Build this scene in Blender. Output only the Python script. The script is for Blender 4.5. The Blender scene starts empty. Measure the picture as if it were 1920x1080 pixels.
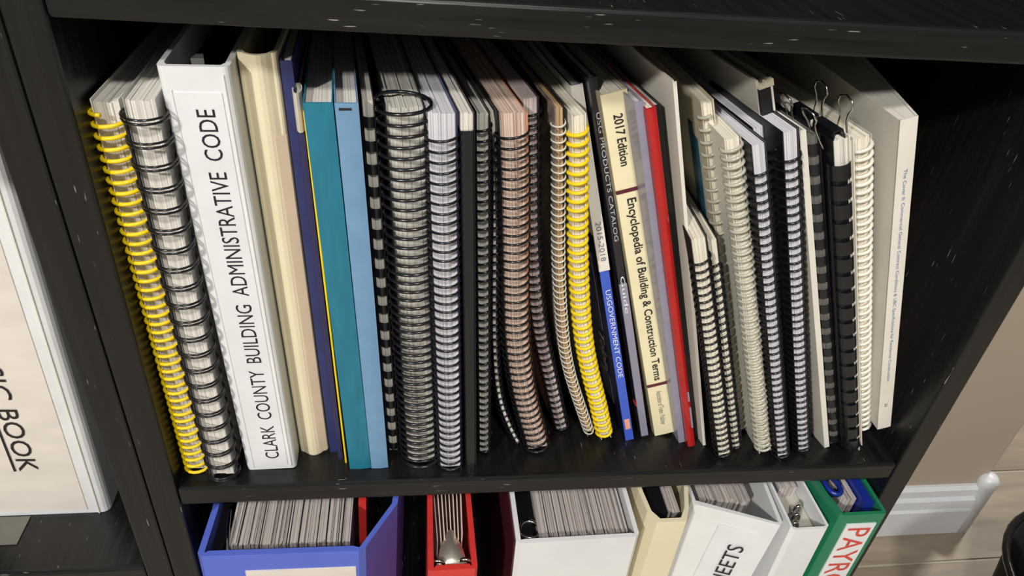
import bpy, bmesh, math, random
from mathutils import Vector, Matrix
random.seed(7)
S = bpy.context.scene
COL = S.collection
PI = math.pi

# ------------------------------------------------------------------ camera
YAW, PITCH, ROLL, FPX = 0.171751, -0.614875, 0.101266, 1383.92
cy, sy, cp, sp = math.cos(YAW), math.sin(YAW), math.cos(PITCH), math.sin(PITCH)
fwd = Vector((sy*cp, cy*cp, sp)); rgt = Vector((cy, -sy, 0)); upv = rgt.cross(fwd)
r2 = math.cos(ROLL)*rgt + math.sin(ROLL)*upv
u2 = -math.sin(ROLL)*rgt + math.cos(ROLL)*upv
cam = bpy.data.cameras.new('camera'); camo = bpy.data.objects.new('camera', cam); COL.objects.link(camo)
mw = Matrix((r2, u2, -fwd)).transposed().to_4x4()
mw.translation = Vector((0.15991, -0.35964, 0.43209))
camo.matrix_world = mw
cam.sensor_fit = 'HORIZONTAL'; cam.sensor_width = 36.0; cam.lens = 36.0*FPX/1920.0
cam.clip_start = 0.01; cam.clip_end = 50
S.camera = camo

# ------------------------------------------------------------------ world and lamps
w = bpy.data.worlds.new('room_air'); S.world = w; w.use_nodes = True
bg = w.node_tree.nodes['Background']; bg.inputs[0].default_value = (1.0, 0.97, 0.93, 1); bg.inputs[1].default_value = 0.24

def lamp(name, loc, target, power, size, color=(1.0, 0.955, 0.90)):
    l = bpy.data.lights.new(name, 'AREA'); l.shape = 'DISK'; l.size = size; l.energy = power; l.color = color
    o = bpy.data.objects.new(name, l); COL.objects.link(o); o.location = loc
    o.rotation_euler = (Vector(target)-Vector(loc)).to_track_quat('-Z', 'Y').to_euler()
    return o
lamp('ceiling_lamp', (0.15, -1.60, 2.05), (0.3, 0, 0), 46, 0.22)
lamp('ceiling_lamp', (-1.75, -2.55, 2.05), (0.3, 0, 0), 118, 0.25)
lamp('ceiling_lamp', (2.15, 1.15, 2.05), (1.4, 0.4, -0.5), 55, 0.25)

vs = S.view_settings
vs.view_transform = 'Standard'; vs.look = 'None'; vs.exposure = -0.38; vs.gamma = 1.0; vs.use_curve_mapping = False

# ------------------------------------------------------------------ materials
MATS = {}
def srgb(h):
    if isinstance(h, tuple): return h
    h = h.lstrip('#'); v = [int(h[i:i+2], 16)/255 for i in (0, 2, 4)]
    return tuple(c/12.92 if c <= 0.04045 else ((c+0.055)/1.055)**2.4 for c in v)
def base_mat(name):
    m = bpy.data.materials.new(name); m.use_nodes = True
    nt = m.node_tree; b = nt.nodes['Principled BSDF']
    return m, nt, b
def mat(name, col, rough=0.5, var=0.12, scale=60, metal=0.0, bump=0.0, spec=0.5, stretch=(1, 1, 1), coat=0.0):
    if name in MATS: return MATS[name]
    m, nt, b = base_mat(name)
    c = srgb(col)
    tc = nt.nodes.new('ShaderNodeTexCoord'); mp = nt.nodes.new('ShaderNodeMapping'); mp.inputs['Scale'].default_value = stretch
    no = nt.nodes.new('ShaderNodeTexNoise'); no.inputs['Scale'].default_value = scale; no.inputs['Detail'].default_value = 3
    ra = nt.nodes.new('ShaderNodeMapRange'); ra.inputs['From Min'].default_value = 0.3; ra.inputs['From Max'].default_value = 0.7
    ra.inputs['To Min'].default_value = 1-var; ra.inputs['To Max'].default_value = 1+var*0.4
    mx = nt.nodes.new('ShaderNodeVectorMath'); mx.operation = 'SCALE'; mx.inputs[0].default_value = c
    L = nt.links.new
    L(tc.outputs['Object'], mp.inputs['Vector']); L(mp.outputs[0], no.inputs['Vector']); L(no.outputs['Fac'], ra.inputs['Value'])
    L(ra.outputs[0], mx.inputs['Scale']); L(mx.outputs[0], b.inputs['Base Color'])
    b.inputs['Roughness'].default_value = rough; b.inputs['Metallic'].default_value = metal
    b.inputs['Specular IOR Level'].default_value = spec; b.inputs['Coat Weight'].default_value = coat
    if bump:
        bp = nt.nodes.new('ShaderNodeBump'); bp.inputs['Strength'].default_value = bump; bp.inputs['Distance'].default_value = 0.001
        L(no.outputs['Fac'], bp.inputs['Height']); L(bp.outputs[0], b.inputs['Normal'])
    MATS[name] = m; return m
def paper(name, light, dark, scale=1400.0, contrast=0.55, extra=None):
    """page edges: fine stripes across the thickness (uv.x in metres)"""
    if name in MATS: return MATS[name]
    m, nt, b = base_mat(name); L = nt.links.new
    uv = nt.nodes.new('ShaderNodeUVMap'); uv.uv_map = 'UVMap'
    mp = nt.nodes.new('ShaderNodeMapping'); mp.inputs['Scale'].default_value = (scale, 2.5, 1)
    no = nt.nodes.new('ShaderNodeTexNoise'); no.inputs['Scale'].default_value = 1.0; no.inputs['Detail'].default_value = 4; no.inputs['Roughness'].default_value = 0.65
    cr = nt.nodes.new('ShaderNodeValToRGB')
    e = cr.color_ramp.elements
    e[0].position = 0.5-contrast*0.35; e[0].color = (*srgb(dark), 1)
    e[1].position = 0.5+contrast*0.12; e[1].color = (*srgb(light), 1)
    if extra:
        x = e.new(0.62); x.color = (*srgb(extra), 1)
    L(uv.outputs[0], mp.inputs['Vector']); L(mp.outputs[0], no.inputs['Vector']); L(no.outputs['Fac'], cr.inputs['Fac'])
    L(cr.outputs[0], b.inputs['Base Color'])
    bp = nt.nodes.new('ShaderNodeBump'); bp.inputs['Strength'].default_value = 0.35; bp.inputs['Distance'].default_value = 0.0006
    L(no.outputs['Fac'], bp.inputs['Height']); L(bp.outputs[0], b.inputs['Normal'])
    b.inputs['Roughness'].default_value = 0.7; b.inputs['Specular IOR Level'].default_value = 0.25
    MATS[name] = m; return m
def black_wood(name, axis):
    """black painted wood, grain and pale nicks running along one axis"""
    if name in MATS: return MATS[name]
    m, nt, b = base_mat(name); L = nt.links.new
    tc = nt.nodes.new('ShaderNodeTexCoord')
    def noise(sc_long, sc_across, detail=3):
        mp = nt.nodes.new('ShaderNodeMapping'); s = [sc_across]*3; s[axis] = sc_long
        mp.inputs['Scale'].default_value = s
        no = nt.nodes.new('ShaderNodeTexNoise'); no.inputs['Scale'].default_value = 1; no.inputs['Detail'].default_value = detail
        L(tc.outputs['Object'], mp.inputs['Vector']); L(mp.outputs[0], no.inputs['Vector']); return no
    g = noise(9, 170, 4)
    n1 = noise(75, 800, 1)
    n2 = noise(16, 16, 1)
    r1 = nt.nodes.new('ShaderNodeMapRange'); r1.inputs['From Min'].default_value = 0.725; r1.inputs['From Max'].default_value = 0.78
    r2_ = nt.nodes.new('ShaderNodeMapRange'); r2_.inputs['From Min'].default_value = 0.48; r2_.inputs['From Max'].default_value = 0.58
    mu = nt.nodes.new('ShaderNodeMath'); mu.operation = 'MULTIPLY'; mu.use_clamp = True
    L(n1.outputs['Fac'], r1.inputs['Value']); L(n2.outputs['Fac'], r2_.inputs['Value']); L(r1.outputs[0], mu.inputs[0]); L(r2_.outputs[0], mu.inputs[1])
    gr = nt.nodes.new('ShaderNodeValToRGB'); e = gr.color_ramp.elements
    e[0].position = 0.3; e[0].color = (0.0035, 0.0035, 0.0035, 1); e[1].position = 0.75; e[1].color = (0.010, 0.0097, 0.0092, 1)
    L(g.outputs['Fac'], gr.inputs['Fac'])
    mix = nt.nodes.new('ShaderNodeMix'); mix.data_type = 'RGBA'
    L(mu.outputs[0], mix.inputs['Factor']); L(gr.outputs[0], mix.inputs['A']); mix.inputs['B'].default_value = (0.26, 0.245, 0.225, 1)
    L(mix.outputs['Result'], b.inputs['Base Color'])
    rr = nt.nodes.new('ShaderNodeMapRange'); rr.inputs['To Min'].default_value = 0.27; rr.inputs['To Max'].default_value = 0.45
    L(g.outputs['Fac'], rr.inputs['Value']); L(rr.outputs[0], b.inputs['Roughness'])
    bp = nt.nodes.new('ShaderNodeBump'); bp.inputs['Strength'].default_value = 0.5; bp.inputs['Distance'].default_value = 0.0008
    L(g.outputs['Fac'], bp.inputs['Height']); L(bp.outputs[0], b.inputs['Normal'])
    b.inputs['Specular IOR Level'].default_value = 0.45
    MATS[name] = m; return m
def clear_plastic(name, tint=(0.9, 0.92, 0.92), alpha=0.25, rough=0.12):
    if name in MATS: return MATS[name]
    m, nt, b = base_mat(name); L = nt.links.new
    no = nt.nodes.new('ShaderNodeTexNoise'); no.inputs['Scale'].default_value = 40
    rr = nt.nodes.new('ShaderNodeMapRange'); rr.inputs['To Min'].default_value = rough*0.7; rr.inputs['To Max'].default_value = rough*1.4
    L(no.outputs['Fac'], rr.inputs['Value']); L(rr.outputs[0], b.inputs['Roughness'])
    b.inputs['Base Color'].default_value = (*tint, 1); b.inputs['Alpha'].default_value = alpha
    MATS[name] = m; return m

WOODX = black_wood('black_painted_wood_across', 0); WOODY = black_wood('black_painted_wood_deep', 1); WOODZ = black_wood('black_painted_wood_upright', 2)
P_WHITE = paper('white_page_edges', '#e6e2da', '#a9a59d')
P_GREY = paper('grey_page_edges', '#cfcdc4', '#7f7d76', 1100, 0.6)
P_CREAM = paper('cream_page_edges', '#efe9d8', '#bfb8a4')
P_PEACH = paper('peach_page_edges', '#d8c4b5', '#94685a', 900, 0.6, '#e2d6cb')
P_COOL = paper('cool_page_edges', '#dedde2', '#9c9ba6')
P_BROWN = paper('tan_page_edges', '#c9ab80', '#8a6f4e', 700, 0.6, '#e6d9bd')
P_LOOSE = paper('loose_sheet_edges', '#c6bfbb', '#716a67', 500, 0.75)
BLACK_PL = mat('black_plastic', '#15161a', 0.22, 0.1)
NAVY_PL = mat('navy_black_plastic', '#14161f', 0.25, 0.1)
BLACK_CARD = mat('black_card_cover', '#101114', 0.42, 0.15)
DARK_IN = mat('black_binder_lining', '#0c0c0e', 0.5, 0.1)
YELLOW = mat('yellow_plastic', '#f3d31c', 0.3, 0.06)
CLEAR_COIL = mat('translucent_coil_plastic', '#d6d3c6', 0.18, 0.1)
WHITE_COIL = mat('white_coil_plastic', '#e6e3d8', 0.3, 0.06)
SMOKE_COIL = mat('grey_clear_coil_plastic', '#b9b7a8', 0.16, 0.15)
WHITE_VINYL = mat('white_vinyl', '#e3e5e6', 0.33, 0.07, 25, bump=0.15)
WHITE_LABEL = mat('white_label_paper', '#e4e5e8', 0.45, 0.07, 30, bump=0.2)
WARM_LABEL = mat('warm_white_label_paper', '#e2dbd2', 0.5, 0.08, 22, stretch=(1, 1, 3), bump=0.25)
CREAM_VINYL = mat('cream_vinyl', '#e6dcbc', 0.42, 0.08, 18)
PINK_BEIGE = mat('faded_pink_beige_vinyl', '#dfcab0', 0.45, 0.1, 25)
NAVY = mat('navy_cover', '#2a3163', 0.35, 0.15)
NAVY2 = mat('dark_violet_blue_cover', '#2d2b55', 0.35, 0.15)
TEAL = mat('teal_cloth_cover', '#1f7690', 0.45, 0.16, 140, stretch=(1, 1, 0.2))
LTBLUE = mat('pale_blue_cover', '#6f97bb', 0.42, 0.08, 60)
WHITE_CARD = mat('white_card', '#e2ded3', 0.5, 0.06, 30)
BEIGE_CARD = mat('beige_card', '#c9c1aa', 0.5, 0.1, 30)
GREY_CARD = mat('pale_grey_card', '#c2beb2', 0.5, 0.1, 30)
BROWN_MOTTLE = mat('mottled_brown_cover', '#8f8076', 0.4, 0.5, 120)
BLUE_GLOSS = mat('bright_blue_gloss_cover', '#3f5fc8', 0.25, 0.06)
NAVY_GLOSS = mat('dark_navy_gloss_cover', '#161d3d', 0.22, 0.2)
CHAR_GLOSS = mat('charcoal_gloss_cover', '#26262c', 0.22, 0.2)
LILAC = mat('lilac_grey_cover', '#8e8ca0', 0.3, 0.08)
LILAC_D = mat('dull_lilac_print', '#75718a', 0.35, 0.1)
ENC_CREAM = mat('pale_yellow_spine', '#ece3bd', 0.4, 0.05)
ENC_TAN = mat('tan_cover', '#b5ac90', 0.4, 0.12)
MAROON = mat('maroon_print', '#5a1d2a', 0.45, 0.1)
RED_GLOSS = mat('red_gloss_cover', '#b3201e', 0.16, 0.15)
RED_VINYL = mat('red_vinyl', '#d63a36', 0.33, 0.08)
INK = mat('black_ink', '#1b1b1f', 0.5, 0.1)
GREY_INK = mat('grey_ink', '#6d6a60', 0.5, 0.1)
WHITE_INK = mat('white_ink', '#e4e4ea', 0.4, 0.04)
BLUE_INK = mat('blue_ink', '#5a74ad', 0.5, 0.1)
RED_INK = mat('red_marker_ink', '#cf4a38', 0.5, 0.15, 150)
ORANGE_INK = mat('orange_print', '#e8a48c', 0.5, 0.1)
PINK = mat('magenta_paper', '#c92e63', 0.5, 0.08)
PEACH_SHEET = mat('orange_sheet', '#c98f70', 0.6, 0.08)
BLUE_VINYL = mat('periwinkle_blue_vinyl', '#5a6fd2', 0.3, 0.06, 20)
GREEN_VINYL = mat('green_vinyl', '#1f7a56', 0.35, 0.08, 20)
DEEP_BLUE = mat('deep_blue_vinyl', '#1c2f8e', 0.3, 0.1)
CHROME = mat('polished_steel', '#d7d5cd', 0.16, 0.05, metal=1.0)
TEAL_D = mat('dark_teal_print', '#22566a', 0.4, 0.1)
CLEAR = clear_plastic('clear_plastic_sheet')
WALLP = mat('beige_wall_paint', '#a99c8c', 0.6, 0.04, 3, bump=0.1)
TRIMW = mat('white_trim_paint', '#d5d8dc', 0.35, 0.03)
PLANK = mat('grey_oak_plank', '#958775', 0.45, 0.28, 7, stretch=(1, 7, 1), bump=0.1)
PLANK2 = mat('pale_oak_plank', '#a09380', 0.45, 0.28, 8, stretch=(1, 6, 1), bump=0.1)
GROUT = mat('pale_plank_joint', '#b3ab9b', 0.7, 0.1)
BIN_PL = mat('glossy_black_bin_plastic', '#08080a', 0.12, 0.1)

# ------------------------------------------------------------------ mesh helpers
def link(name, bm, m, parent=None, smooth=False):
    bmesh.ops.recalc_face_normals(bm, faces=bm.faces[:])
    me = bpy.data.meshes.new(name); bm.to_mesh(me); bm.free()
    me.materials.append(m)
    if smooth:
        for p in me.polygons: p.use_smooth = True
    o = bpy.data.objects.new(name, me); COL.objects.link(o)
    if parent:
        o.parent = parent; o.matrix_parent_inverse = parent.matrix_world.inverted()
    return o
def thing(name, label, cat, loc, group=None):
    o = bpy.data.objects.new(name, None); COL.objects.link(o); o.empty_display_size = 0.02
    o.location = loc; o.matrix_world = Matrix.Translation(loc)
    o['label'] = label; o['category'] = cat
    if group: o['group'] = group
    return o
def box(bm, x0, x1, y0, y1, z0, z1, bev=0.0):
    g = bmesh.ops.create_cube(bm, size=1.0)
    for v in g['verts']:
        v.co = Vector((x0+(v.co.x+.5)*(x1-x0), y0+(v.co.y+.5)*(y1-y0), z0+(v.co.z+.5)*(z1-z0)))
    if bev:
        es = list({e for v in g['verts'] for e in v.link_edges})
        bmesh.ops.bevel(bm, geom=es, offset=bev, segments=2, affect='EDGES', profile=0.5)
def tube(bm, pts, r, sides=6, closed=False, cap=True):
    pts = [Vector(p) for p in pts]; n = len(pts); rings = []
    t0 = (pts[1]-pts[0]).normalized()
    nrm = t0.orthogonal().normalized()
    for i in range(n):
        a = pts[i-1] if (i > 0 or closed) else pts[0]
        b = pts[(i+1) % n] if (i < n-1 or closed) else pts[-1]
        t = (b-a).normalized()
        nrm = (nrm - t*nrm.dot(t)).normalized(); bn = t.cross(nrm)
        rings.append([bm.verts.new(pts[i]+r*(math.cos(2*PI*k/sides)*nrm+math.sin(2*PI*k/sides)*bn)) for k in range(sides)])
    for i in range(n if closed else n-1):
        A, B = rings[i], rings[(i+1) % n]
        for k in range(sides):
            bm.faces.new((A[k], A[(k+1) % sides], B[(k+1) % sides], B[k]))
    if cap and not closed:
        bm.faces.new(rings[0]); bm.faces.new(rings[-1])

class Slot:
    """where a book stands: its left edge as a curve in the x-z plane, its spine depth and how it runs back"""
    def __init__(self, pts, y, k=0.0, q=0.0, g=0.0, ty=0.0):
        pts = [Vector((a, b)) for a, b in pts]
        if len(pts) > 2:
            P = [2*pts[0]-pts[1]]+pts+[2*pts[-1]-pts[-2]]; out = []
            for i in range(1, len(P)-2):
                for j in range(6):
                    t = j/6; a, b, c, d = P[i-1], P[i], P[i+1], P[i+2]
                    out.append(0.5*((2*b)+(c-a)*t+(2*a-5*b+4*c-d)*t*t+(3*b-a-3*c+d)*t**3))
            out.append(pts[-1])
            for _ in range(4):
                out = [out[0]]+[(out[i-1]+2*out[i]+out[i+1])/4 for i in range(1, len(out)-1)]+[out[-1]]
            pts = out
        self.p = pts; self.y = y; self.k = k; self.q = q; self.g = g; self.ty = ty
        self.s = [0.0]
        for a, b in zip(pts, pts[1:]): self.s.append(self.s[-1]+(b-a).length)
        self.L = self.s[-1]; self.curved = len(pts) > 2
    def frame(self, s):
        n = len(self.p); i = 0
        while i < n-2 and s > self.s[i+1]: i += 1
        a, b = self.p[i], self.p[i+1]; l = self.s[i+1]-self.s[i]
        T = (b-a)/l; C = a+T*(s-self.s[i])
        if self.curved:
            f = (s-self.s[i])/l
            Ta = (self.p[i+1]-self.p[max(i-1, 0)]).normalized(); Tb = (self.p[min(i+2, n-1)]-self.p[i]).normalized()
            T = Ta.lerp(Tb, min(max(f, 0), 1)).normalized()
        return C, T
    def P(self, s, n, d):
        C, T = self.frame(s)
        n2 = n*(1+self.g*max(d, 0)*max(s, 0)/self.L)
        return Vector((C.x+T.y*n2+self.k*d+self.q*d*d, self.y+d+self.ty*s, C.y-T.x*n2))
    def base(self): return Vector((self.p[0].x, self.y, self.p[0].y))
    def offset(self, n):
        """slot of the same book seen from its right edge"""
        return self

def dens(prof, step=0.035):
    out = []
    for (a, b), (c, d) in zip(prof, prof[1:]+prof[:1]):
        m = max(1, int(math.hypot(c-a, d-b)/step))
        for j in range(m): out.append((a+(c-a)*j/m, b+(d-b)*j/m))
    return out
def ext(bm, sl, prof, s0, s1, ns=None, top=None):
    """extrude a closed (n, d) profile along the slot"""
    uvl = bm.loops.layers.uv.get('UVMap') or bm.loops.layers.uv.new('UVMap')
    if sl.q or sl.g: prof = dens(prof)
    ns = ns or (28 if sl.curved else 1)
    if sl.g: ns = max(ns, 4)
    rings = []
    for i in range(ns+1):
        s = s0+(s1-s0)*i/ns
        rings.append([bm.verts.new(sl.P(s+(top(n, d) if (top and i == ns) else 0), n, d)) for n, d in prof])
    m = len(prof)
    def uvset(f, uvs):
        for lp, uvv in zip(f.loops, uvs): lp[uvl].uv = uvv
    for i in range(ns):
        sa, sb = s0+(s1-s0)*i/ns, s0+(s1-s0)*(i+1)/ns
        for k in range(m):
            k2 = (k+1) % m
            f = bm.faces.new((rings[i][k], rings[i][k2], rings[i+1][k2], rings[i+1][k]))
            (n1, d1), (n2, d2) = prof[k], prof[k2]
            if abs(n2-n1) > abs(d2-d1): uvset(f, [(n1, sa), (n2, sa), (n2, sb), (n1, sb)])
            else: uvset(f, [(n1+.3*0, sa), (n2, sa), (n2, sb), (n1, sb)])
    for rg in (rings[0], rings[-1]):
        f = bm.faces.new(rg); uvset(f, prof)
def rect(n0, n1, d0, d1): return [(n0, d0), (n1, d0), (n1, d1), (n0, d1)]
def part(name, sl, prof, s0, s1, m, parent, top=None, smooth=False):
    bm = bmesh.new(); ext(bm, sl, prof, s0, s1, top=top); return link(name, bm, m, parent, smooth)
def pages(sl, n0, n1, d0, d1, s0, s1, m, parent, name='page_block', jit=0.0008, bundle=0.0026, drift=0.0):
    """a page block as thin bundles of sheets, each ending at its own height"""
    bm = bmesh.new(); th = n1-n0; k = max(1, int(round(th/bundle))); cut = [n0]
    for i in range(1, k): cut.append(n0+th*(i+random.uniform(-.25, .25))/k)
    cut.append(n1)
    for i, (a, b) in enumerate(zip(cut, cut[1:])):
        ext(bm, sl, rect(a, b-0.00012, d0+random.uniform(0, jit), d1), s0, s1+random.uniform(-jit, jit*0.4)+drift*i/k)
    return link(name, bm, m, parent)

def u_profile(th, depth, t, rad=0.002, round_front=0.0, left=None, right=None, yaw=0.0):
    """cover shell: left board, spine, right board (open at the back)"""
    outer = [(0, depth)]; R = max(rad, t*1.2)
    lf = left or [(0, R)]
    for a in range(0, 5):
        an = PI+a*PI/8
        outer.append((R+R*math.cos(an), R+R*math.sin(an)))
    if round_front:
        for j in range(1, 6):
            f = j/6; outer.append((R+(th-2*R)*f, -round_front*math.sin(PI*f)))
    for a in range(0, 5):
        an = 1.5*PI+a*PI/8
        outer.append((th-R+R*math.cos(an), R+R*math.sin(an)))
    outer.append((th, depth))
    inner = [(th-t, depth), (th-t, t+R)]
    if round_front:
        for j in range(5, 0, -1):
            f = j/6; inner.append((t+(th-2*t)*f, t-round_front*math.sin(PI*f)))
    else: inner += [(th-t-R*.5, t), (t+R*.5, t)]
    inner += [(t, t+R), (t, depth)]
    return outer+inner

def text_mesh(s, bold=0.0):
    cu = bpy.data.curves.new('lettering', 'FONT'); cu.body = s; cu.resolution_u = 3; cu.offset = bold
    o = bpy.data.objects.new('lettering', cu); COL.objects.link(o)
    bpy.context.view_layer.update()
    me = bpy.data.meshes.new_from_object(o.evaluated_get(bpy.context.evaluated_depsgraph_get()))
    bpy.data.objects.remove(o); bpy.data.curves.remove(cu)
    return me
def lettering(sl, s, sa, sb, nc, h, m, parent, face='spine', d=-0.0004, slant=0.0, caps=True, weight=0.0, dc=0.0):
    """flat print from sa (first letter) to sb (last letter) along the book; letters h tall.
    sa<sb reads upwards, sa>sb reads downwards."""
    me = text_mesh(s, weight)
    xs = [v.co.x for v in me.vertices]; ys = [v.co.y for v in me.vertices]
    x0, x1 = min(xs), max(xs); y0, y1 = min(ys), max(ys)
    up = 1 if sb > sa else -1
    for v in me.vertices:
        u = (v.co.x-x0)/(x1-x0); t = (v.co.y-y0)/(y1-y0)-.5
        ss = sa+(sb-sa)*u
        if face == 'spine': v.co = sl.P(ss+slant*t*h, nc-up*t*h, d)
        else: v.co = sl.P(ss, nc, dc+up*t*h)          # on the left cover
    me.materials.clear(); me.materials.append(m)
    o = bpy.data.objects.new('lettering', me); COL.objects.link(o); o.parent = parent; o.matrix_parent_inverse = parent.matrix_world.inverted()
    return o

def coil(sl, th, m, parent, pitch=0.00635, wire=0.0009, extra=0.0022, s0=0.0015, s1=None, name='coil', nseg=18, dc=0.0025, rd=None, phase=0.0, nc=None):
    s1 = s1 or sl.L-0.006
    rn = th/2+extra; rd = rd or max(rn*0.95, 0.0062); nc = th/2 if nc is None else nc
    turns = (s1-s0)/pitch; N = int(turns*nseg); pts = []
    for i in range(N+1):
        a = 2*PI*i/nseg+phase
        pts.append(sl.P(s0+pitch*i/nseg, nc+rn*math.cos(a), dc+rd*math.sin(a)))
    bm = bmesh.new(); tube(bm, pts, wire, 5); return link(name, bm, m, parent, True)
def twin_wire(sl, th, m, parent, pitch=0.0127, wire=0.0007, extra=0.0035, s0=0.006, s1=None):
    s1 = s1 or sl.L-0.010; rn = th/2+extra; rd = rn*0.95; bm = bmesh.new(); n = int((s1-s0)/pitch)
    for i in range(n+1):
        s = s0+i*pitch; pts = []
        for (off, rev) in ((-0.0011, 0), (0.0011, 1)):
            arc = [(s+off, PI*0.80+PI*1.40*j/14) for j in range(15)]
            pts += arc[::-1] if rev else arc
        tube(bm, [sl.P(ss, th/2+rn*math.cos(a), 0.003+rd*math.sin(a)) for ss, a in pts], wire, 5)
    # the straight run that joins the loops, seen beside the pages
    for side in (0.86*PI, 2.14*PI):
        tube(bm, [sl.P(s0+(s1-s0)*j/30, th/2+rn*math.cos(side), 0.003+rd*math.sin(side)) for j in range(31)], wire*0.9, 5)
    return link('wire_loops', bm, m, parent, True)
def comb(sl, th, m, parent, pitch=0.0143, width=0.0082, extra=0.002, s0=0.006, s1=None, a0=0.85*PI, a1=2.2*PI, t=0.0006, rdf=0.9, bulge=0.0):
    s1 = s1 or sl.L-0.012; rn = th/2+extra; rd = max(rn*rdf, 0.005); bm = bmesh.new(); n = int((s1-s0)/pitch); K = 14
    def strip(sA, sB, b0, b1):
        rows = []
        for j in range(K+1):
            a = b0+(b1-b0)*j/K; row = []
            for (ss, rr) in ((sA, 0), (sB, 0), (sB, -t), (sA, -t)):
                e = bulge*math.sin(PI*j/K)
                row.append(bm.verts.new(sl.P(ss, th/2+(rn+rr+e)*math.cos(a), 0.003+(rd+rr+e)*math.sin(a))))
            rows.append(row)
        for A, B in zip(rows, rows[1:]):
            for k in range(4): bm.faces.new((A[k], A[(k+1) % 4], B[(k+1) % 4], B[k]))
        bm.faces.new(rows[0]); bm.faces.new(rows[-1])
    for i in range(n+1):
        c = s0+i*pitch+width/2
        strip(c-width/2, c+width/2, a0, a1)
    strip(s0, min(s0+n*pitch+width, sl.L), a0-0.05, a0+0.45)         # the solid bar of the comb
    return link('comb_binding', bm, m, parent)

GB = 'books standing on the middle shelf'
def bound_book(name, label, sl, th, page_mat, bind, depth=0.214, left=None, right=None, cat='book', ct=0.0006, pageL=None, cover_up=0.0015, group=GB, **kw):
    t = thing(name, label, cat, sl.base(), group)
    L = pageL or sl.L
    n0 = ct if left else 0.0; n1 = th-(ct if right else 0.0)
    pages(sl, n0+.0001, n1-.0001, 0.0, depth, 0.0035, L-cover_up, page_mat, t)
    if left: part('front_cover', sl, rect(0, ct, -0.0008, depth+.002), 0.0, L, left, t)
    if right: part('back_cover', sl, rect(th-ct, th, -0.0008, depth+.002), 0.0, L, right, t)
    bind(sl, th, t)
    return t
def paperback(name, label, sl, th, cover, spine=None, depth=0.212, page_mat=P_WHITE, ct=0.0007, round_front=0.0, cat='book', inset=0.0012, left=None, right=None):
    t = thing(name, label, cat, sl.base(), GB)
    pages(sl, ct+.0001, th-ct-.0001, ct+.0004, depth-.001, 0.0005, sl.L-inset, page_mat, t, jit=0.0003)
    part('front_cover', sl, rect(0, ct, 0.0004, depth), 0, sl.L, left or cover, t)
    part('back_cover', sl, rect(th-ct, th, 0.0004, depth), 0, sl.L, right or cover, t)
    rf = max(round_front, 0.0002); pr = [(th*j/8, -rf*math.sin(PI*j/8)) for j in range(9)]+[(th, ct), (0, ct)]
    part('spine', sl, pr, 0, sl.L, spine or cover, t)
    return t

# ------------------------------------------------------------------ setting
def struct(o): o['kind'] = 'structure'; return o
FZ = -0.51
bm = bmesh.new(); box(bm, -2.5, 4.5, -4.5, 3.5, FZ-0.05, FZ-0.002); floor = struct(link('floor', bm, GROUT))
pl = {}
for j, yy in enumerate([.234-.168*3+0.168*i for i in range(11)]):
    off = (0.37*j) % 1.2
    for i in range(3):
        xx = 0.2+1.2*i-off
        bm = bmesh.new(); box(bm, xx+.0025, xx+1.1975, yy+.0025, yy+.1655, FZ-0.004, FZ, 0.0008)
        link('plank', bm, PLANK if (i+j) % 2 else PLANK2, floor)
WY = 0.300
bm = bmesh.new(); box(bm, -2.5, 1.042, WY, 1.2, FZ, 2.1, 0.004); struct(link('wall_back', bm, WALLP))
# baseboard with stepped profile, wrapped by a rounded corner post
bm = bmesh.new()
prof = [(0, 0), (-.016, 0), (-.016, .054), (-.013, .058), (-.013, .076), (-.009, .082), (-.009, .096), (-.004, .101), (0, .101)]
ends = []
for X in (0.60, 1.040):
    ends.append([bm.verts.new((X, WY+a, FZ+b)) for a, b in prof])
for k in range(len(prof)):
    bm.faces.new((ends[0][k], ends[0][(k+1) % len(prof)], ends[1][(k+1) % len(prof)], ends[1][k]))
bm.faces.new(ends[0]); bm.faces.new(ends[1]); struct(link('baseboard_back', bm, TRIMW))
bm = bmesh.new(); K = 14; rings = []
for (r, z) in [(.015, 0), (.014, .100), (.015, .103), (.0155, .109), (.0145, .116), (.010, .122), (.004, .124)]:
    rings.append([bm.verts.new((1.040+r*math.cos(2*PI*k/K), WY-.004+r*math.sin(2*PI*k/K), FZ+z)) for k in range(K)])
for A, B in zip(rings, rings[1:]):
    for k in range(K): bm.faces.new((A[k], A[(k+1) % K], B[(k+1) % K], B[k]))
bm.faces.new(rings[0]); bm.faces.new(rings[-1]); struct(link('trim_1', bm, TRIMW, None, True))
bm = bmesh.new(); box(bm, 1.042, 1.055, WY+.012, 1.2, FZ, FZ+.112, .003); struct(link('baseboard_side', bm, TRIMW))

# ------------------------------------------------------------------ bookcases
TP, W, H, TS, DP = 0.01935, 0.55, 0.3225, 0.0172, 0.268
LZ = -0.342                      # top of the lower shelf
def bookcase(label, x0, x1, shelves):
    t = thing('bookcase', label, 'bookcase', Vector(((x0+x1)/2, DP/2, FZ)))
    for a in (x0-TP, x1):
        bm = bmesh.new(); box(bm, a+.0002, a+TP-.0002, 0, DP, FZ, 0.78, 0.0016); link('side_panel', bm, WOODZ, t)
    for z in shelves:
        bm = bmesh.new(); box(bm, x0, x1, 0.0045, DP-.006, z-TS, z); sh = link('shelf', bm, WOODY, t)
        bm = bmesh.new(); box(bm, x0, x1, 0.0004, 0.0065, z-TS-.0002, z+.00015, 0.0021); link('front_edge', bm, WOODX, sh)
    bm = bmesh.new(); box(bm, x0-TP*.5, x1+TP*.5, DP-.006, DP, FZ+.01, 0.775); link('back_panel', bm, WOODZ, t)
    return t
bookcase('black painted wooden bookcase with scratched shelves, packed with spiral books and binders', 0.0, W, [H+TS, 0.0, LZ])
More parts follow.
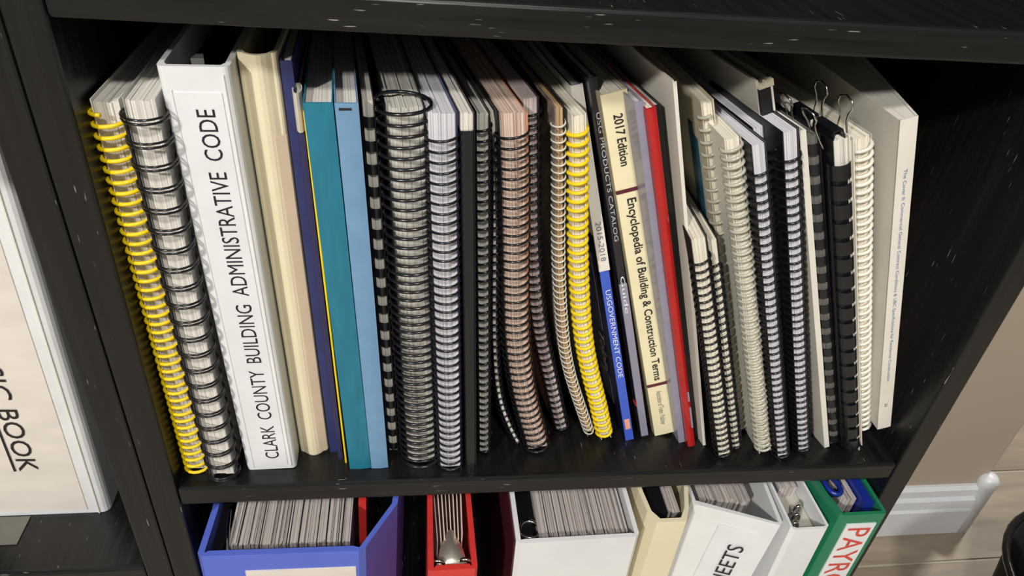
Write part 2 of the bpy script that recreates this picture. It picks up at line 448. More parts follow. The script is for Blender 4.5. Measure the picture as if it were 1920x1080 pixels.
bookcase('neighbouring black bookcase holding only a thick white binder lettered BOOK', -2*TP-0.55, -2*TP, [0.285, -0.09, -0.40])

# ------------------------------------------------------------------ middle shelf, from the left panel on
def st(x0, x1, z1, y, k=0.0, z0=0.0, **kw):
    if k < -.17: kw['q'] = -2.5*k          # soft books bend as they run back
    return Slot([(x0, z0), (x1, z1)], y, k, **kw)

sl = st(.0052, .0025, .279, .016, 0)
bound_book('coil_bound_book', 'white-paged book with yellow plastic coil, standing against the left bookcase panel', sl, .0135, P_WHITE,
    lambda s, th, t: coil(s, th, YELLOW, t, wire=.00125, extra=.0024), left=WHITE_CARD, right=WHITE_CARD)
sl = st(.0222, .0202, .283, .010, -.03)
t = bound_book('wire_bound_book', 'thick book with widely spaced black double wire loops beside the yellow coil book', sl, .0155, P_WHITE,
    lambda s, th, t: twin_wire(s, th, BLACK_PL, t), left=CLEAR, right=CLEAR)
part('black_divider', sl, rect(-.0008, -.0003, -.004, .2), .001, sl.L-.012, BLACK_CARD, t)

# ring binders ------------------------------------------------------
def ring_binder(name, label, sl, th, vinyl, depth=0.226, t_=0.0028, inside=DARK_IN, group=None, rf=0.0, label_mat=None, lab=(0.14, 0.86, 0.02, 0.98), cat='binder', prof=None, rad=0.003):
    t = thing(name, label, cat, sl.base(), group)
    part('cover', sl, prof or u_profile(th, depth, t_, rad, rf), 0, sl.L, vinyl, t)
    if label_mat:
        a, b, c, d = lab
        part('spine_label', sl, rect(th*a, th*b, -.0006-rf, .0006), sl.L*c, sl.L*d, label_mat, t)
    return t
def rings(sl, parent, nc, dc, s, r, m=CHROME):
    bm = bmesh.new()
    tube(bm, [sl.P(s, nc+r*math.cos(2*PI*j/20), dc+r*math.sin(2*PI*j/20)) for j in range(20)], .0016, 6, closed=True)
    return link('ring', bm, m, parent, True)

sl = st(.0445, .0365, .297, .016, -.02)
t = ring_binder('ring_binder', 'white binder with tall black capitals up its spine, beside the wire loop book', sl, .0350, WHITE_VINYL, label_mat=WHITE_LABEL, lab=(.17, .84, .015, .955))
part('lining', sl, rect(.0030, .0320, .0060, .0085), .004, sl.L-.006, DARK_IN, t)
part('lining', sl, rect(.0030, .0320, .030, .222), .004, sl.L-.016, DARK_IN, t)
pages(sl, .010, .030, .05, .22, .006, sl.L-.02, P_GREY, t, name='paper_stack')
bm = bmesh.new(); ext(bm, sl, rect(.0105, .0215, .0085, .0240), .01, sl.L-.012); link('ring_mechanism', bm, CHROME, t)
bm = bmesh.new(); ext(bm, sl, [(.0125, .018), (.0190, .018), (.0175, .025), (.0140, .025)], sl.L-.012, sl.L-.002); link('ring_lever', bm, mat('brushed_steel', '#cfcdc6', .4, metal=.8), t)
rings(sl, t, .0165, .020, sl.L-.035, .011)
lettering(sl, 'CLARK  COUNTY  BUILDING  ADMINISTRATIVE  CODE', .012, sl.L-.022, .0198, .0094, INK, t, d=-.0008)
part('spine_seam', sl, rect(.0312, .0319, -.0008, .0004), .003, sl.L-.004, WHITE_VINYL, t)
part('spine_seam', sl, rect(.0050, .0055, -.0006, .0004), .003, sl.L-.012, WHITE_VINYL, t)

sl = st(.0803, .0720, .300, .032, -.02, g=.4)
t = ring_binder('ring_binder', 'cream binder with rounded faded spine and hollow dark top on the middle shelf', sl, .0205, CREAM_VINYL, rf=.004, t_=.0022)
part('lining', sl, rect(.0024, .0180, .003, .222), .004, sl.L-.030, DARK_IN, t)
part('faded_edge', sl, [(.0145, -.0032), (.0202, -.0002), (.0202, .0002), (.0145, -.0026)], .002, sl.L-.045, PINK_BEIGE, t)

sl = st(.1022, .0938, .297, .031, -.04)
paperback('folder', 'navy blue report folder squeezed beside the cream binder', sl, .0062, NAVY, depth=.225)
sl = st(.1088, .1004, .281, .024, -.05)
t = paperback('folder', 'thin violet blue booklet with a curled pale sheet at its top', sl, .0033, NAVY2, depth=.215)
lp = [(.0015+.0026*math.sin(2*PI*j/14), .006-.008*math.cos(2*PI*j/14)) for j in range(14)]; li = [(.0015+.0019*math.sin(2*PI*j/14), .006-.0072*math.cos(2*PI*j/14)) for j in range(14)]
bm = bmesh.new()
for (a, b), (c, d_), (e, f_), (g_, h_) in zip(lp, lp[1:]+lp[:1], li[1:]+li[:1], li): ext(bm, sl, [(a, b), (c, d_), (e, f_), (g_, h_)], sl.L-.02, sl.L+.002)
link('curled_sheet', bm, GREY_CARD, t)
sl = st(.1140, .1050, .274, .020, -.06)
paperback('booklet', 'very thin bright yellow booklet beside the teal book', sl, .0012, YELLOW, depth=.2, ct=.0003)
sl = st(.1178, .1060, .2815, .014, -.075)
t = paperback('paperback_book', 'teal cloth-look paperback with a plain spine', sl, .0153, TEAL, round_front=.0006, inset=.0035)
sl = st(.1334, .1220, .2820, .014, -.09)
t = paperback('paperback_book', 'pale blue paperback with a plain spine beside the teal one', sl, .0123, LTBLUE, round_front=.0006, inset=.0035)
part('sticker_trace', sl, rect(.002, .0085, -.0009, -.0003), sl.L-.0038, sl.L-.0026, INK, t)

sl = st(.1466, .1352, .280, .028, -.10)
bound_book('comb_bound_book', 'slim comb-bound book with black plastic comb next to the pale blue paperback', sl, .0065, P_GREY,
    lambda s, th, t: comb(s, th, BLACK_PL, t, extra=.0012, width=.0062), right=BLACK_CARD)
sl = st(.1598, .1475, .281, .017, -.12)
bound_book('coil_bound_book', 'thickest coil-bound book, black coil around grey pages, one open loop on top', sl, .0210, P_GREY,
    lambda s, th, t: coil(s, th, BLACK_PL, t, extra=.0040, wire=.0011, s1=s.L+.0035, rd=.0120), left=BLACK_CARD, right=BLACK_CARD)
sl = st(.1845, .1700, .2815, .010, -.14)
bound_book('coil_bound_book', 'coil-bound book with navy black coil and bluish white pages beside the thickest coil book', sl, .0152, P_COOL,
    lambda s, th, t: coil(s, th, NAVY_PL, t, extra=.0012, wire=.00085, s1=s.L-.011), right=NAVY)
sl = st(.2030, .1868, .281, .008, -.15)
t = thing('report', 'white report clamped in a plain black slide-on spine bar', 'report', sl.base(), GB)
pages(sl, .0004, .0072, .0008, .214, .001, sl.L, P_WHITE, t)
part('spine_bar', sl, u_profile(.0080, .010, .0008, .002), 0, sl.L-.010, BLACK_PL, t)
part('back_cover', sl, rect(.0073, .0078, .0, .215), 0, sl.L+.001, BLACK_CARD, t)
sl = st(.2140, .1963, .276, .024, -.16)
bound_book('coil_bound_book', 'coil-bound book with black coil and grey pages, right of the black spine bar report', sl, .0080, P_GREY,
    lambda s, th, t: coil(s, th, BLACK_PL, t, extra=.0012, wire=.00085, s1=s.L-.008), left=BLACK_CARD, right=BLACK_CARD)
# slumped, curved books
sl = Slot([(.2445, 0.0004), (.2360, .0192), (.2247, .0531), (.2178, .1042), (.2130, .1751), (.2088, .2424), (.2066, .262), (.2042, .2735)], .032, -.165)
bound_book('coil_bound_book', 'thin slumped booklet of white pages with black coil and black covers, beside the peach pages', sl, .0036, P_WHITE,
    lambda s, th, t: coil(s, th, BLACK_PL, t, extra=.0018, wire=.0008, s1=s.L-.02), left=BLACK_CARD, right=BLACK_CARD, cover_up=.0)
sl = Slot([(.2520, 0.0004), (.2476, .0177), (.2349, .0625), (.2252, .1125), (.2190, .1737), (.2154, .2123), (.2120, .2473), (.2085, .2765)], .024, -.17)
t = bound_book('coil_bound_book', 'slumped coil-bound book with peach and orange striped pages and a black coil', sl, .0160, P_PEACH,
    lambda s, th, t: coil(s, th, BLACK_PL, t, extra=.0016, wire=.00085, s1=s.L-.012), left=BLACK_CARD)
part('orange_sheet', sl, rect(.0152, .0162, -.0012, .214), .012, sl.L-.002, PEACH_SHEET, t)
R15 = [(.2879, .0004), (.2832, .016), (.2703, .0615), (.2588, .1029), (.2469, .1669), (.2389, .2369), (.2345, .2779)]
sl = Slot([(a-.0092, b) for a, b in R15], .044, -.17)
bound_book('coil_bound_book', 'slumped coil-bound book with mauve grey pages and black coil, behind the peach-paged book', sl, .0088, paper('mauve_page_edges', '#cbbcb8', '#8d7f7e', 1200),
    lambda s, th, t: coil(s, th, BLACK_PL, t, extra=.0016, wire=.00085, s1=s.L-.008), right=BLACK_CARD)
R16 = [(.3083, .0004), (.2961, .0314), (.2826, .0677), (.2723, .1085), (.2618, .1716), (.2538, .2407), (.2490, .2745)]
sl = Slot([(a-.0062, b) for a, b in R16], .040, -.17)
bound_book('coil_bound_book', 'slumped booklet with mottled brown cover and fine clear coil, beside the second yellow coil', sl, .0058, P_BROWN,
    lambda s, th, t: coil(s, th, CLEAR_COIL, t, extra=.0010, wire=.0006, pitch=.0050, s1=s.L-.010), left=BROWN_MOTTLE, right=BLACK_CARD)
R17 = [(.3214, .0004), (.3099, .0378), (.2986, .071), (.2872, .1116), (.2754, .1744), (.2660, .243), (.2616, .2715)]
sl = Slot([(a-.0090, b) for a, b in R17], .036, -.17)
bound_book('coil_bound_book', 'slumped white-paged book with bright yellow coil, leaning in mid row by the mottled booklet', sl, .0084, P_CREAM,
    lambda s, th, t: coil(s, th, YELLOW, t, extra=.0016, wire=.0013, s1=s.L-.008), left=WHITE_CARD, right=WHITE_CARD)

# leaning books
K1 = -.19
sl = st(.3325, .2565, .278, .034, K1, ty=.105)
t = paperback('paperback_book', 'leaning paperback whose spine is white above and bright blue below', sl, .0066, NAVY_GLOSS, spine=BLUE_GLOSS, depth=.190)
part('white_spine_panel', sl, [(-.0004, -.0009), (.0071, -.0009), (.0071, .0004), (-.0004, .0004)], .158, sl.L, WHITE_CARD, t, top=None)
part('white_cover_panel', sl, rect(-.0004, 0, 0, .188), .185, sl.L, WHITE_CARD, t)
part('cover_picture', sl, rect(-.0006, -.0002, .013, .060), .098, .165, LILAC_D, t)
part('cover_picture', sl, rect(-.0006, -.0002, .014, .034), .026, .052, LILAC_D, t)
lettering(sl, '2015-2018', .196, .166, .0036, .0036, LILAC_D, t, d=-.0013)
lettering(sl, 'USGOVERNMENT CODE', .142, .064, .0036, .0036, WHITE_INK, t, d=-.0006)
lettering(sl, 'Tolpin', .094, .056, -.0009, .0150, WHITE_INK, t, face='cover', dc=.019, weight=.01)
part('flag_print', sl, rect(.0012, .0052, -.0006, -.0002), .012, .022, ORANGE_INK, t)
sl = st(.3465, .2645, .286, .037, K1, ty=.062)
t = paperback('paperback_book', 'thin leaning paperback with charcoal gloss cover and white capitals, left of the encyclopedia', sl, .0052, CHAR_GLOSS, spine=CHAR_GLOSS, depth=.195)
part('grey_spine_panel', sl, rect(-.0002, .0053, -.0008, .0003), .002, .150, LILAC, t)
part('red_print', sl, rect(-.0005, -.0001, .001, .006), .033, .036, RED_VINYL, t)
lettering(sl, 'USG PRODUCTS CATALOG', .276, .185, .0026, .0027, mat('soft_white_ink', '#b9b9be', .5), t, d=-.0006)
lettering(sl, 'Guide', .157, .125, .0026, .0030, WHITE_INK, t, d=-.0011)
sl = st(.3580, .2710, .279, .038, K1, ty=.03)
t = paperback('paperback_book', 'thick leaning encyclopedia with pale yellow spine and two maroon bands', sl, .0160, ENC_TAN, spine=ENC_CREAM, page_mat=P_CREAM, ct=.0012, inset=.0008)
for a in (.0548, .2258): part('maroon_band', sl, rect(-.0001, .0161, -.0009, .0004), a, a+.0022, MAROON, t)
lettering(sl, '2017 Edition', .279, .2445, .0082, .0058, INK, t, d=-.0008, weight=.012)
lettering(sl, 'Encyclopedia of Building & Construction Terms', .221, .0605, .0080, .0078, INK, t, d=-.0008, weight=.012)
lettering(sl, 'Association of Trades / Publisher', .049, .012, .0080, .0040, GREY_INK, t, d=-.0008)
sl = st(.3757, .2868, .282, .030, K1)
paperback('paperback_book', 'thin leaning paperback with plain lilac grey spine, between encyclopedia and red book', sl, .0050, LILAC, page_mat=P_GREY)
sl = st(.3820, .2928, .280, .026, K1)
t = paperback('paperback_book', 'thin leaning paperback with glossy red cover', sl, .0058, RED_GLOSS, round_front=.001)
part('painted_glint', sl, rect(.0042, .0055, -.0012, -.0004), .022, .045, LILAC, t); part('painted_glint', sl, rect(.0040, .0052, -.0012, -.0004), .052, .062, LILAC, t)  # pale strips paint faint glints onto the glossy red spine
sl = st(.3888, .2998, .279, .034, K1)
t = paperback('booklet', 'thin leaning black booklet with a cut corner, right of the red book', sl, .0042, BLACK_CARD, page_mat=P_GREY)
sl = st(.3947, .3048, .297, .027, K1)
t = thing('folder', 'tall thin white card folder leaning between the red book and the short coil booklets', 'folder', sl.base(), GB)
part('front_flap', sl, rect(0, .0009, 0, .225), 0, sl.L, WHITE_CARD, t); part('back_flap', sl, rect(.0013, .0022, .0, .225), 0, sl.L-.002, WHITE_CARD, t)
part('spine', sl, rect(0, .0022, -.0006, 0), 0, sl.L-.001, WHITE_CARD, t)

K2 = -.24
sl = st(.4025, .3320, .203, .012, .04)
bound_book('coil_bound_booklet', 'short thick coil-bound booklet with black coil, standing in front of the white folder', sl, .0105, P_CREAM,
    lambda s, th, t: coil(s, th, BLACK_PL, t, extra=.0016, wire=.00085, s1=s.L-.016), depth=.14, left=BLACK_CARD, right=BLACK_CARD)
sl = st(.4170, .3470, .197, .020, .02)
bound_book('coil_bound_booklet', 'short slim coil-bound booklet with black coil, right of the short thick one', sl, .0072, P_CREAM,
    lambda s, th, t: coil(s, th, BLACK_PL, t, extra=.0014, wire=.00085, s1=s.L-.018), depth=.14, left=BLACK_CARD, right=BLACK_CARD)
sl = st(.4285, .3295, .280, .040, -.06)
t = bound_book('coil_bound_book', 'beige-covered notebook with a dark teal band and smoky wire coil, rising behind the short booklets', sl, .0078, P_CREAM,
    lambda s, th, t: coil(s, th, SMOKE_COIL, t, extra=.0012, wire=.0011, pitch=.0085, s1=s.L-.008), left=BEIGE_CARD, right=BEIGE_CARD, ct=.0008)
bm = bmesh.new(); ext(bm, sl, rect(-.0006, 0, .012, .019), .10, sl.L-.030); ext(bm, sl, rect(-.0006, 0, .019, .026), .10, sl.L-.022); link('teal_band', bm, TEAL_D, t)
sl = st(.4385, .3388, .268, .017, -.07)
bound_book('coil_bound_book', 'leaning book with greyish clear plastic coil and white pages, right of the short booklets', sl, .0098, P_CREAM,
    lambda s, th, t: coil(s, th, SMOKE_COIL, t, extra=.0012, wire=.0012, pitch=.0058, s1=s.L-.004), left=WHITE_CARD, right=CLEAR)
sl = st(.4505, .3515, .268, .009, -.175)
bound_book('coil_bound_book', 'leaning book with black coil and bright white pages, right of the clear coil book', sl, .0092, P_COOL,
    lambda s, th, t: coil(s, th, BLACK_PL, t, extra=.0016, wire=.00085, s1=s.L-.016), left=BLACK_CARD, right=NAVY_PL)
sl = st(.4612, .3622, .268, .034, -.185)
bound_book('coil_bound_book', 'leaning black coil book set back between two other black coil books', sl, .0078, P_COOL,
    lambda s, th, t: coil(s, th, BLACK_PL, t, extra=.0010, wire=.00085, s1=s.L-.016), left=BLACK_CARD, right=BLACK_CARD)
sl = st(.4706, .3712, .274, .015, -.21)
bound_book('coil_bound_book', 'leaning book with black coil and white pages, beside the plain white folder', sl, .0098, P_COOL,
    lambda s, th, t: coil(s, th, BLACK_PL, t, extra=.0016, wire=.00085, s1=s.L-.014), left=BLACK_CARD, right=BLACK_PL)
K3 = -.22
sl = st(.4835, .3605, .2935, .040, -.23)
t = thing('binder', 'tall pale grey binder with torn black spine, rising above the leaning coil books', 'binder', sl.base(), GB)
part('front_board', sl, rect(0, .0016, .001, .20), 0, sl.L, GREY_CARD, t)
part('back_board', sl, rect(.0078, .0092, .001, .20), 0, sl.L-.002, GREY_CARD, t)
part('spine', sl, rect(.0004, .0090, -.0012, .0008), 0, sl.L-.004, BLACK_CARD, t)
part('spine_edge', sl, rect(.0072, .0082, -.0018, -.0010), .1, sl.L-.005, WHITE_CARD, t)
bm = bmesh.new()
for j in range(9): ext(bm, sl, rect(.0003+.00098*j, .0013+.00098*j, -.0016, .0014), sl.L-.0048, sl.L-.0036+random.uniform(0, .0035))
link('torn_edge', bm, BEIGE_CARD, t)
sl = st(.4962, .3850, .272, .021, K3)
t = thing('folder', 'thin plain white folder leaning right of the black coil books', 'folder', sl.base(), GB)
part('front_flap', sl, rect(0, .0010, 0, .222), 0, sl.L, WHITE_CARD, t); part('back_flap', sl, rect(.0030, .0040, .0, .222), 0, sl.L, WHITE_CARD, t)
part('spine', sl, rect(0, .0040, -.0010, .0002), 0, sl.L, WHITE_CARD, t); pages(sl, .0011, .0029, .002, .215, .001, sl.L-.003, P_WHITE, t)
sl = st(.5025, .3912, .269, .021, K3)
bound_book('comb_bound_book', 'leaning comb-bound book with wide black comb teeth over shade-tinted pages, beside the white folder', sl, .0076, paper('shade_darkened_page_edges', '#6f6d68', '#3f3e3b'),  # page colour darkened to paint in the shade between its neighbours
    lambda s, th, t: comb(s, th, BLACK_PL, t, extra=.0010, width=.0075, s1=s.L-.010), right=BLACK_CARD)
sl = st(.5125, .4030, .270, .014, -.22)
t = bound_book('comb_bound_book', 'leaning comb-bound book with black comb and black cover, gripped by the binder clips', sl, .0104, P_WHITE,
    lambda s, th, t: comb(s, th, BLACK_PL, t, extra=.0012, width=.0106, a0=.92*PI, a1=2.15*PI, s1=s.L-.026, bulge=.0006), left=BLACK_CARD, right=WHITE_CARD)
part('cover_fold', sl, rect(.0007, .0080, -.0012, -.0004), .001, sl.L-.020, BLACK_CARD, t)
SL33 = sl
sl = st(.5252, .4165, .268, .021, -.2)
bound_book('report', 'thin white report leaning between the black comb and the white coil', sl, .0042, P_CREAM, lambda s, th, t: None, left=WHITE_CARD, right=WHITE_CARD, cat='report')
sl = st(.5325, .4312, .262, .036, -.16)
bound_book('coil_bound_book', 'leaning book with thick white plastic coil beside the boxy white book', sl, .0112, P_CREAM,
    lambda s, th, t: coil(s, th, WHITE_COIL, t, extra=.0010, wire=.0014, pitch=.0062, s1=s.L-.004), left=WHITE_CARD, right=CLEAR)
sl = st(.5372, .4470, .2802, .022, -.02, z0=.0178, g=16)
t = paperback('paperback_book', 'boxy white book with small blue print down its spine, last in the row', sl, .0108, WHITE_CARD, depth=.215, ct=.0012, inset=.0003, page_mat=WHITE_CARD)
lettering(sl, 'The Cover II: Commercial General Contract Conditions & UBC Specifications for Residential Construction', .243, .055, .0052, .0028, BLUE_INK, t, d=-.0006)
lettering(sl, '20', .030, .026, .0052, .0022, GREY_INK, t, d=-.0006)

# binder clips gripping the black comb book
def clip(label, s, d, up):
    sl = SL33; t = thing('binder_clip', label, 'binder clip', sl.P(sl.L, .005, d), 'binder clips on the black comb-bound book')
    w2 = .0095
    for_body = [(-.0006, -.012), (.0025, .0042), (.0079, .0042), (.0110, -.012), (.0104, -.012), (.0072, .0034), (.0032, .0034), (0, -.012)]
    bm = bmesh.new(); A = [bm.verts.new(sl.P(sl.L+b, a, d-w2)) for a, b in for_body]; B = [bm.verts.new(sl.P(sl.L+b, a, d+w2)) for a, b in for_body]
    for k in range(8): bm.faces.new((A[k], A[(k+1) % 8], B[(k+1) % 8], B[k]))
    bm.faces.new(A); bm.faces.new(B); link('clip_body', bm, BLACK_PL, t)
    for sgn in (-1, 1):
        c0 = .0052+sgn*.0050; pts = []
        outline = [(-.006, -.011), (-.0045, -.005), (-.0028, .006), (-.0036, .013), (-.0062, .019), (-.0052, .0250), (0, .0280), (.0052, .0250), (.0062, .019), (.0036, .013), (.0028, .006), (.0045, -.005), (.006, -.011)]
        for dd, h in outline:
            pts.append(sl.P(sl.L+h*up, c0+sgn*(.0022+max(h+.011, 0)*.11), d+dd))
        bm = bmesh.new(); tube(bm, pts, .00065, 6); link('wire_handle', bm, CHROME, t, True)
clip('black binder clip nearer the spine of the comb book, silver wire handles raised', 0, .0105, .66)
clip('black binder clip further back on the comb book, silver wire handles raised', 0, .0330, .66)

# ------------------------------------------------------------------ lower shelf binders
GL = 'ring binders on the lower shelf'
def stack(sl, n0, n1, d0, d1, htop, m, parent, step=.0019, jit=.003):
    """loose sheets in bunches of uneven thickness, height and setback"""
    bm = bmesh.new(); a = n0; sway = 0.0
    while a < n1-.0006:
        w_ = random.uniform(.5, 1.6)*step; b = min(a+w_, n1); o = random.uniform(0, jit); sway = 0.7*sway+random.uniform(-.001, .001)
        ext(bm, sl, [(a, d0+random.uniform(0, jit)), (b-.00025, d0+random.uniform(0, jit)), (b-.00025+sway, d1), (a+sway, d1)], .01, sl.L-htop-o)
        a = b+random.choice((0, 0, 0, .0006))
    return link('paper_stack', bm, m, parent)
def bent_shell(th, depth, t, left=None, right=None, front=None):
    """cover shell whose boards follow given (n, d) lines from the front back"""
    lf = left or [(0, 0), (0, depth)]; rt = right or [(th, 0), (th, depth)]
    outer = [p for p in reversed(lf)]+rt
    ins = [(a-t, b+(t if i == 0 else 0)) for i, (a, b) in enumerate(rt)][::-1]+[(a+t, b+(t if i == 0 else 0)) for i, (a, b) in enumerate(lf)]
    return outer+ins
Z0 = LZ
sl = Slot([(.0045, Z0), (.0100, -.049)], -.020)
pr = bent_shell(.117, .26, .0045, left=[(.003, 0), (0, .003), (.002, .04), (.002, .26)], right=[(.114, 0), (.119, .003), (.142, .042), (.148, .09), (.150, .26)])
t = ring_binder('ring_binder', 'very wide periwinkle blue binder overflowing with sheets, white label on its spine', sl, .117, BLUE_VINYL, prof=pr, group=GL, label_mat=WARM_LABEL, lab=(.27, .955, .05, .935))
stack(sl, .018, .108, .012, .24, .006, P_LOOSE, t)
part('red_divider', sl, rect(.111, .117, .05, .24), .01, sl.L-.008, RED_VINYL, t)
part('lining', sl, rect(.006, .014, .006, .24), .01, sl.L-.012, DARK_IN, t)
bm = bmesh.new(); tube(bm, [sl.P(sl.L-.010+.006*math.sin(PI*j/8), .013+.006*j/8, .05-.045*j/8) for j in range(9)], .0014, 6); link('ring', bm, CHROME, t, True)
sl = Slot([(.1775, Z0), (.1755, -.078)], -.022)
t = ring_binder('ring_binder', 'slim red binder with loose white sheets and a chrome clasp at its open top', sl, .0385, RED_VINYL, group=GL, t_=.0045, prof=bent_shell(.0385, .26, .0045, left=[(.002, 0), (0, .002), (.003, .26)], right=[(.0365, 0), (.0385, .002), (.0355, .26)]))
bm = bmesh.new()
for j in range(8):
    a = .008+.0028*j; ext(bm, sl, [(a, .03), (a+.0008, .03), (a+.0008+.001*(j-4), .14), (a+.001*(j-4), .14)], .01, sl.L+.004-random.uniform(0, .01))
link('loose_sheets', bm, paper('pale_pink_sheets', '#ecd8cf', '#c9a79c', 900), t)
bm = bmesh.new()
secs = [(.0, .0125, .0), (.006, .0115, .004), (.016, .0095, .006), (.028, .0050, .004), (.034, .0030, .001)]
rows = []
for dd, hw, hh in secs:
    rows.append([bm.verts.new(sl.P(sl.L-.006+hh*math.sin(PI*j/8), .0190-hw+2*hw*j/8, .006+dd)) for j in range(9)])
for A, B in zip(rows, rows[1:]):
    for k in range(8): bm.faces.new((A[k], A[k+1], B[k+1], B[k]))
low = [[bm.verts.new(v.co-Vector((0, 0, .003))) for v in r] for r in (rows[0],)]
for k in range(8): bm.faces.new((rows[0][k], rows[0][k+1], low[0][k+1], low[0][k]))
link('chrome_clasp', bm, mat('dull_nickel', '#c9c4b8', .38, metal=.75), t, True)
bm = bmesh.new()
for nn in (.0085, .0295): tube(bm, [sl.P(sl.L-.004+.003*math.sin(PI*j/6), nn+.004*math.cos(PI*j/6), .008+.002*j/6) for j in range(7)], .0016, 6)
link('clasp_feet', bm, CHROME, t, True)
sl = Slot([(.2475, Z0), (.2422, -.050)], -.021)
t = ring_binder('ring_binder', 'wide plain white binder full of sheets, between the slim red and the cream binder', sl, .0970, WHITE_VINYL, group=GL, t_=.0035, prof=bent_shell(.097, .26, .0036, left=[(.003, 0), (0, .003), (.001, .26)], right=[(.094, 0), (.097, .003), (.098, .26)]))
part('maroon_side', sl, rect(-.0012, -.0004, .004, .25), .004, sl.L-.004, mat('maroon_vinyl', '#4a1820', .4), t)
stack(sl, .020, .092, .010, .24, .008, P_LOOSE, t)
part('lining', sl, rect(.005, .016, .006, .24), .01, sl.L-.014, DARK_IN, t)
rings(sl, t, .014, .022, sl.L-.014, .008)
sl = Slot([(.3470, Z0), (.3470, -.040)], -.014)
t = ring_binder('ring_binder', 'cream binder with black lined open top, next to the wide white one below', sl, .034, CREAM_VINYL, group=GL, prof=bent_shell(.034, .25, .0035, left=[(.006, -.001), (.001, .010), (-.001, .03), (0, .25)], right=[(.030, -.001), (.036, .012), (.044, .040), (.046, .25)]))
part('lining', sl, rect(.0075, .0200, .012, .24), .01, sl.L-.006, BLACK_CARD, t)
stack(sl, .021, .032, .014, .24, .008, P_LOOSE, t)
sl = Slot([(.3680, Z0), (.3900, -.047)], -.015)
t = ring_binder('ring_binder', 'leaning pale grey-white binder with black handwritten capitals on its spine', sl, .072, WHITE_VINYL, group=GL, prof=bent_shell(.072, .26, .0034, left=[(.003, .021), (.001, .025), (.004, .26)], right=[(.070, .001), (.073, .004), (.077, .06), (.079, .26)]))
stack(sl, .012, .060, .030, .24, .006, P_LOOSE, t)
lab = thing
bm = bmesh.new(); ext(bm, sl, [(.026, .0127), (.058, .0037), (.058, .0045), (.026, .0135)], .02, sl.L-.016); link('spine_label', bm, WHITE_LABEL, t)
class YawSlot(Slot):
    pass
ys = YawSlot([(.3680, Z0), (.3900, -.047)], -.015)
ys.P = lambda s, n, d: Slot.P(ys, s, n, d+.0206*(1-n/.0700))
lettering(ys, 'SPEC SHEETS', .150, sl.L-.034, .0455, .0130, INK, t, d=-.0016)
sl = Slot([(.4690, Z0), (.4668, -.051)], -.020)
t = ring_binder('ring_binder', 'narrow white binder with silver clasp at its open top, against the green binder', sl, .0330, WHITE_VINYL, group=GL, t_=.0022, prof=bent_shell(.033, .26, .0022, left=[(.003, 0), (0, .003), (.004, .26)], right=[(.030, 0), (.033, .003), (.029, .26)]))
part('sheets', sl, rect(.010, .026, .045, .24), .01, sl.L-.004, P_LOOSE, t)
part('lining', sl, rect(.0030, .0296, .0035, .24), .01, sl.L-.016, GREY_CARD, t)
part('blue_divider', sl, rect(.0035, .0048, .008, .2), .01, sl.L-.006, mat('sky_blue_card', '#3f7fb5', .5), t)
bm = bmesh.new()
for j in range(3): tube(bm, [sl.P(sl.L-.014+.010*math.sin(PI*i/8), .009+.005*j+.003*math.cos(PI*i/8), .010+.008*j) for i in range(9)], .0016, 6)
link('silver_clasp', bm, CHROME, t, True)
sl = Slot([(.5080, Z0), (.5080, -.0405)], -.016)
t = ring_binder('ring_binder', 'green binder with red handwritten capitals on a white spine label', sl, .0405, GREEN_VINYL, group=GL, prof=bent_shell(.0405, .26, .0030, left=[(.002, .0), (0, .002), (-.004, .022), (-.006, .045), (-.002, .26)], right=[(.0390, 0), (.0405, .003), (.0405, .26)]))
bm = bmesh.new(); ext(bm, sl, rect(.0085, .0345, -.0010, .0006), .05, sl.L-.011); link('spine_label', bm, WHITE_LABEL, t)
lettering(sl, 'PAYROLL', sl.L-.016, sl.L-.128, .0215, .0205, RED_INK, t, d=-.0014)
stack(sl, .014, .027, .020, .24, .006, P_LOOSE, t)
part('blue_folder', sl, rect(.028, .0365, .012, .24), .01, sl.L-.002, DEEP_BLUE, t)
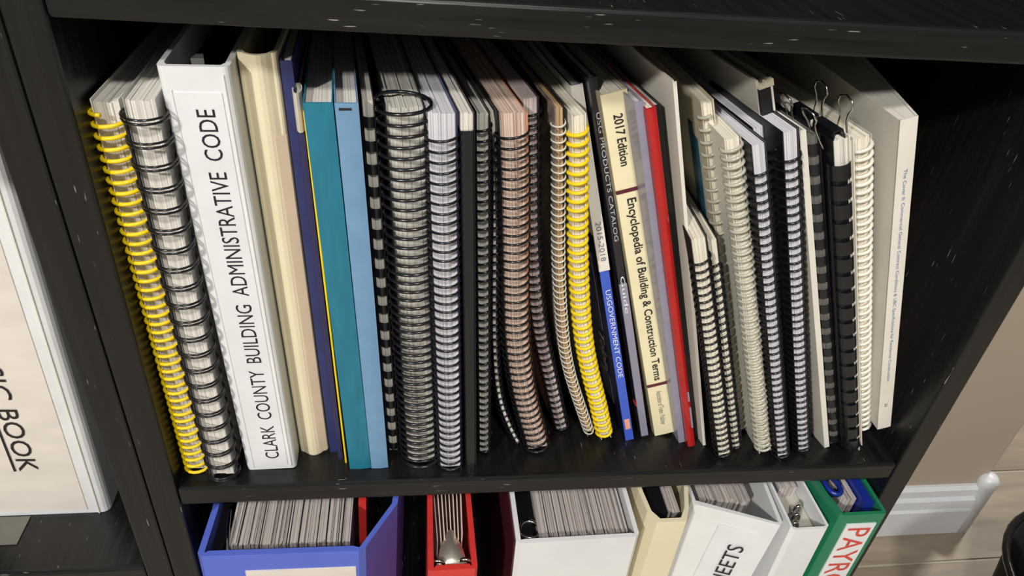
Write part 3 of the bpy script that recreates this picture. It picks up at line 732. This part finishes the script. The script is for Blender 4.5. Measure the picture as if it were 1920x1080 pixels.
bm = bmesh.new(); tube(bm, [sl.P(sl.L-.004, .010+.006*math.cos(2*PI*j/16), .034+.010*math.sin(2*PI*j/16)) for j in range(16)], .0025, 6, closed=True); link('blue_strap', bm, DEEP_BLUE, t, True)

# ------------------------------------------------------------------ left bookcase contents
sl = Slot([(-.1790, -.0897), (-.1670, .236)], .055)
t = ring_binder('ring_binder', 'thick white binder with large underlined black lettering, alone in the neighbouring bookcase', sl, .0985, WHITE_VINYL, depth=.205, t_=.004, label_mat=WARM_LABEL, lab=(.035, .84, .022, .98), rad=.006)
pages(sl, .008, .088, .02, .20, .006, sl.L-.01, P_WHITE, t, name='paper_stack')
part('sleeve_seam', sl, rect(.0905, .0915, -.0010, .0004), .002, sl.L-.002, WHITE_CARD, t)
lettering(sl, 'CLASSIC BOOK', .215, .0545, .0510, .0138, INK, t, d=-.0012)
part('underline', sl, rect(.0402, .0416, -.0014, -.0005), .0545, .215, INK, t)
bm = bmesh.new(); box(bm, -.175, -.139, .027, .053, -.0897, -.0890); o = link('paper_slip', bm, mat('dull_grey_paper', '#6c6a62', .6))
o['label'] = 'grey paper slip lying on the shelf in front of the white binder'; o['category'] = 'paper'

# ------------------------------------------------------------------ waste bin by the wall
t = thing('waste_bin', 'glossy black round waste bin standing on the plank floor', 'bin', Vector((.945, .012, FZ)))
K = 40
def lathe(name, prof, m):
    bm = bmesh.new(); rg = [[bm.verts.new((.945+r*math.cos(2*PI*k/K), .012+r*math.sin(2*PI*k/K), z)) for k in range(K)] for r, z in prof]
    for A, B in zip(rg, rg[1:]):
        for k in range(K): bm.faces.new((A[k], A[(k+1) % K], B[(k+1) % K], B[k]))
    bm.faces.new(rg[-1])
    if prof[0][0] > .01: bm.faces.new(rg[0])
    return link(name, bm, m, t, True)
lathe('bin_body', [(.086, FZ+.0005), (.088, FZ+.004), (.124, -.256), (.121, -.256), (.084, FZ+.006)], BIN_PL)
bm = bmesh.new(); tube(bm, [(.945+.126*math.cos(2*PI*k/K), .012+.126*math.sin(2*PI*k/K), -.256) for k in range(K)], .0045, 8, closed=True); link('rim', bm, BIN_PL, t, True)
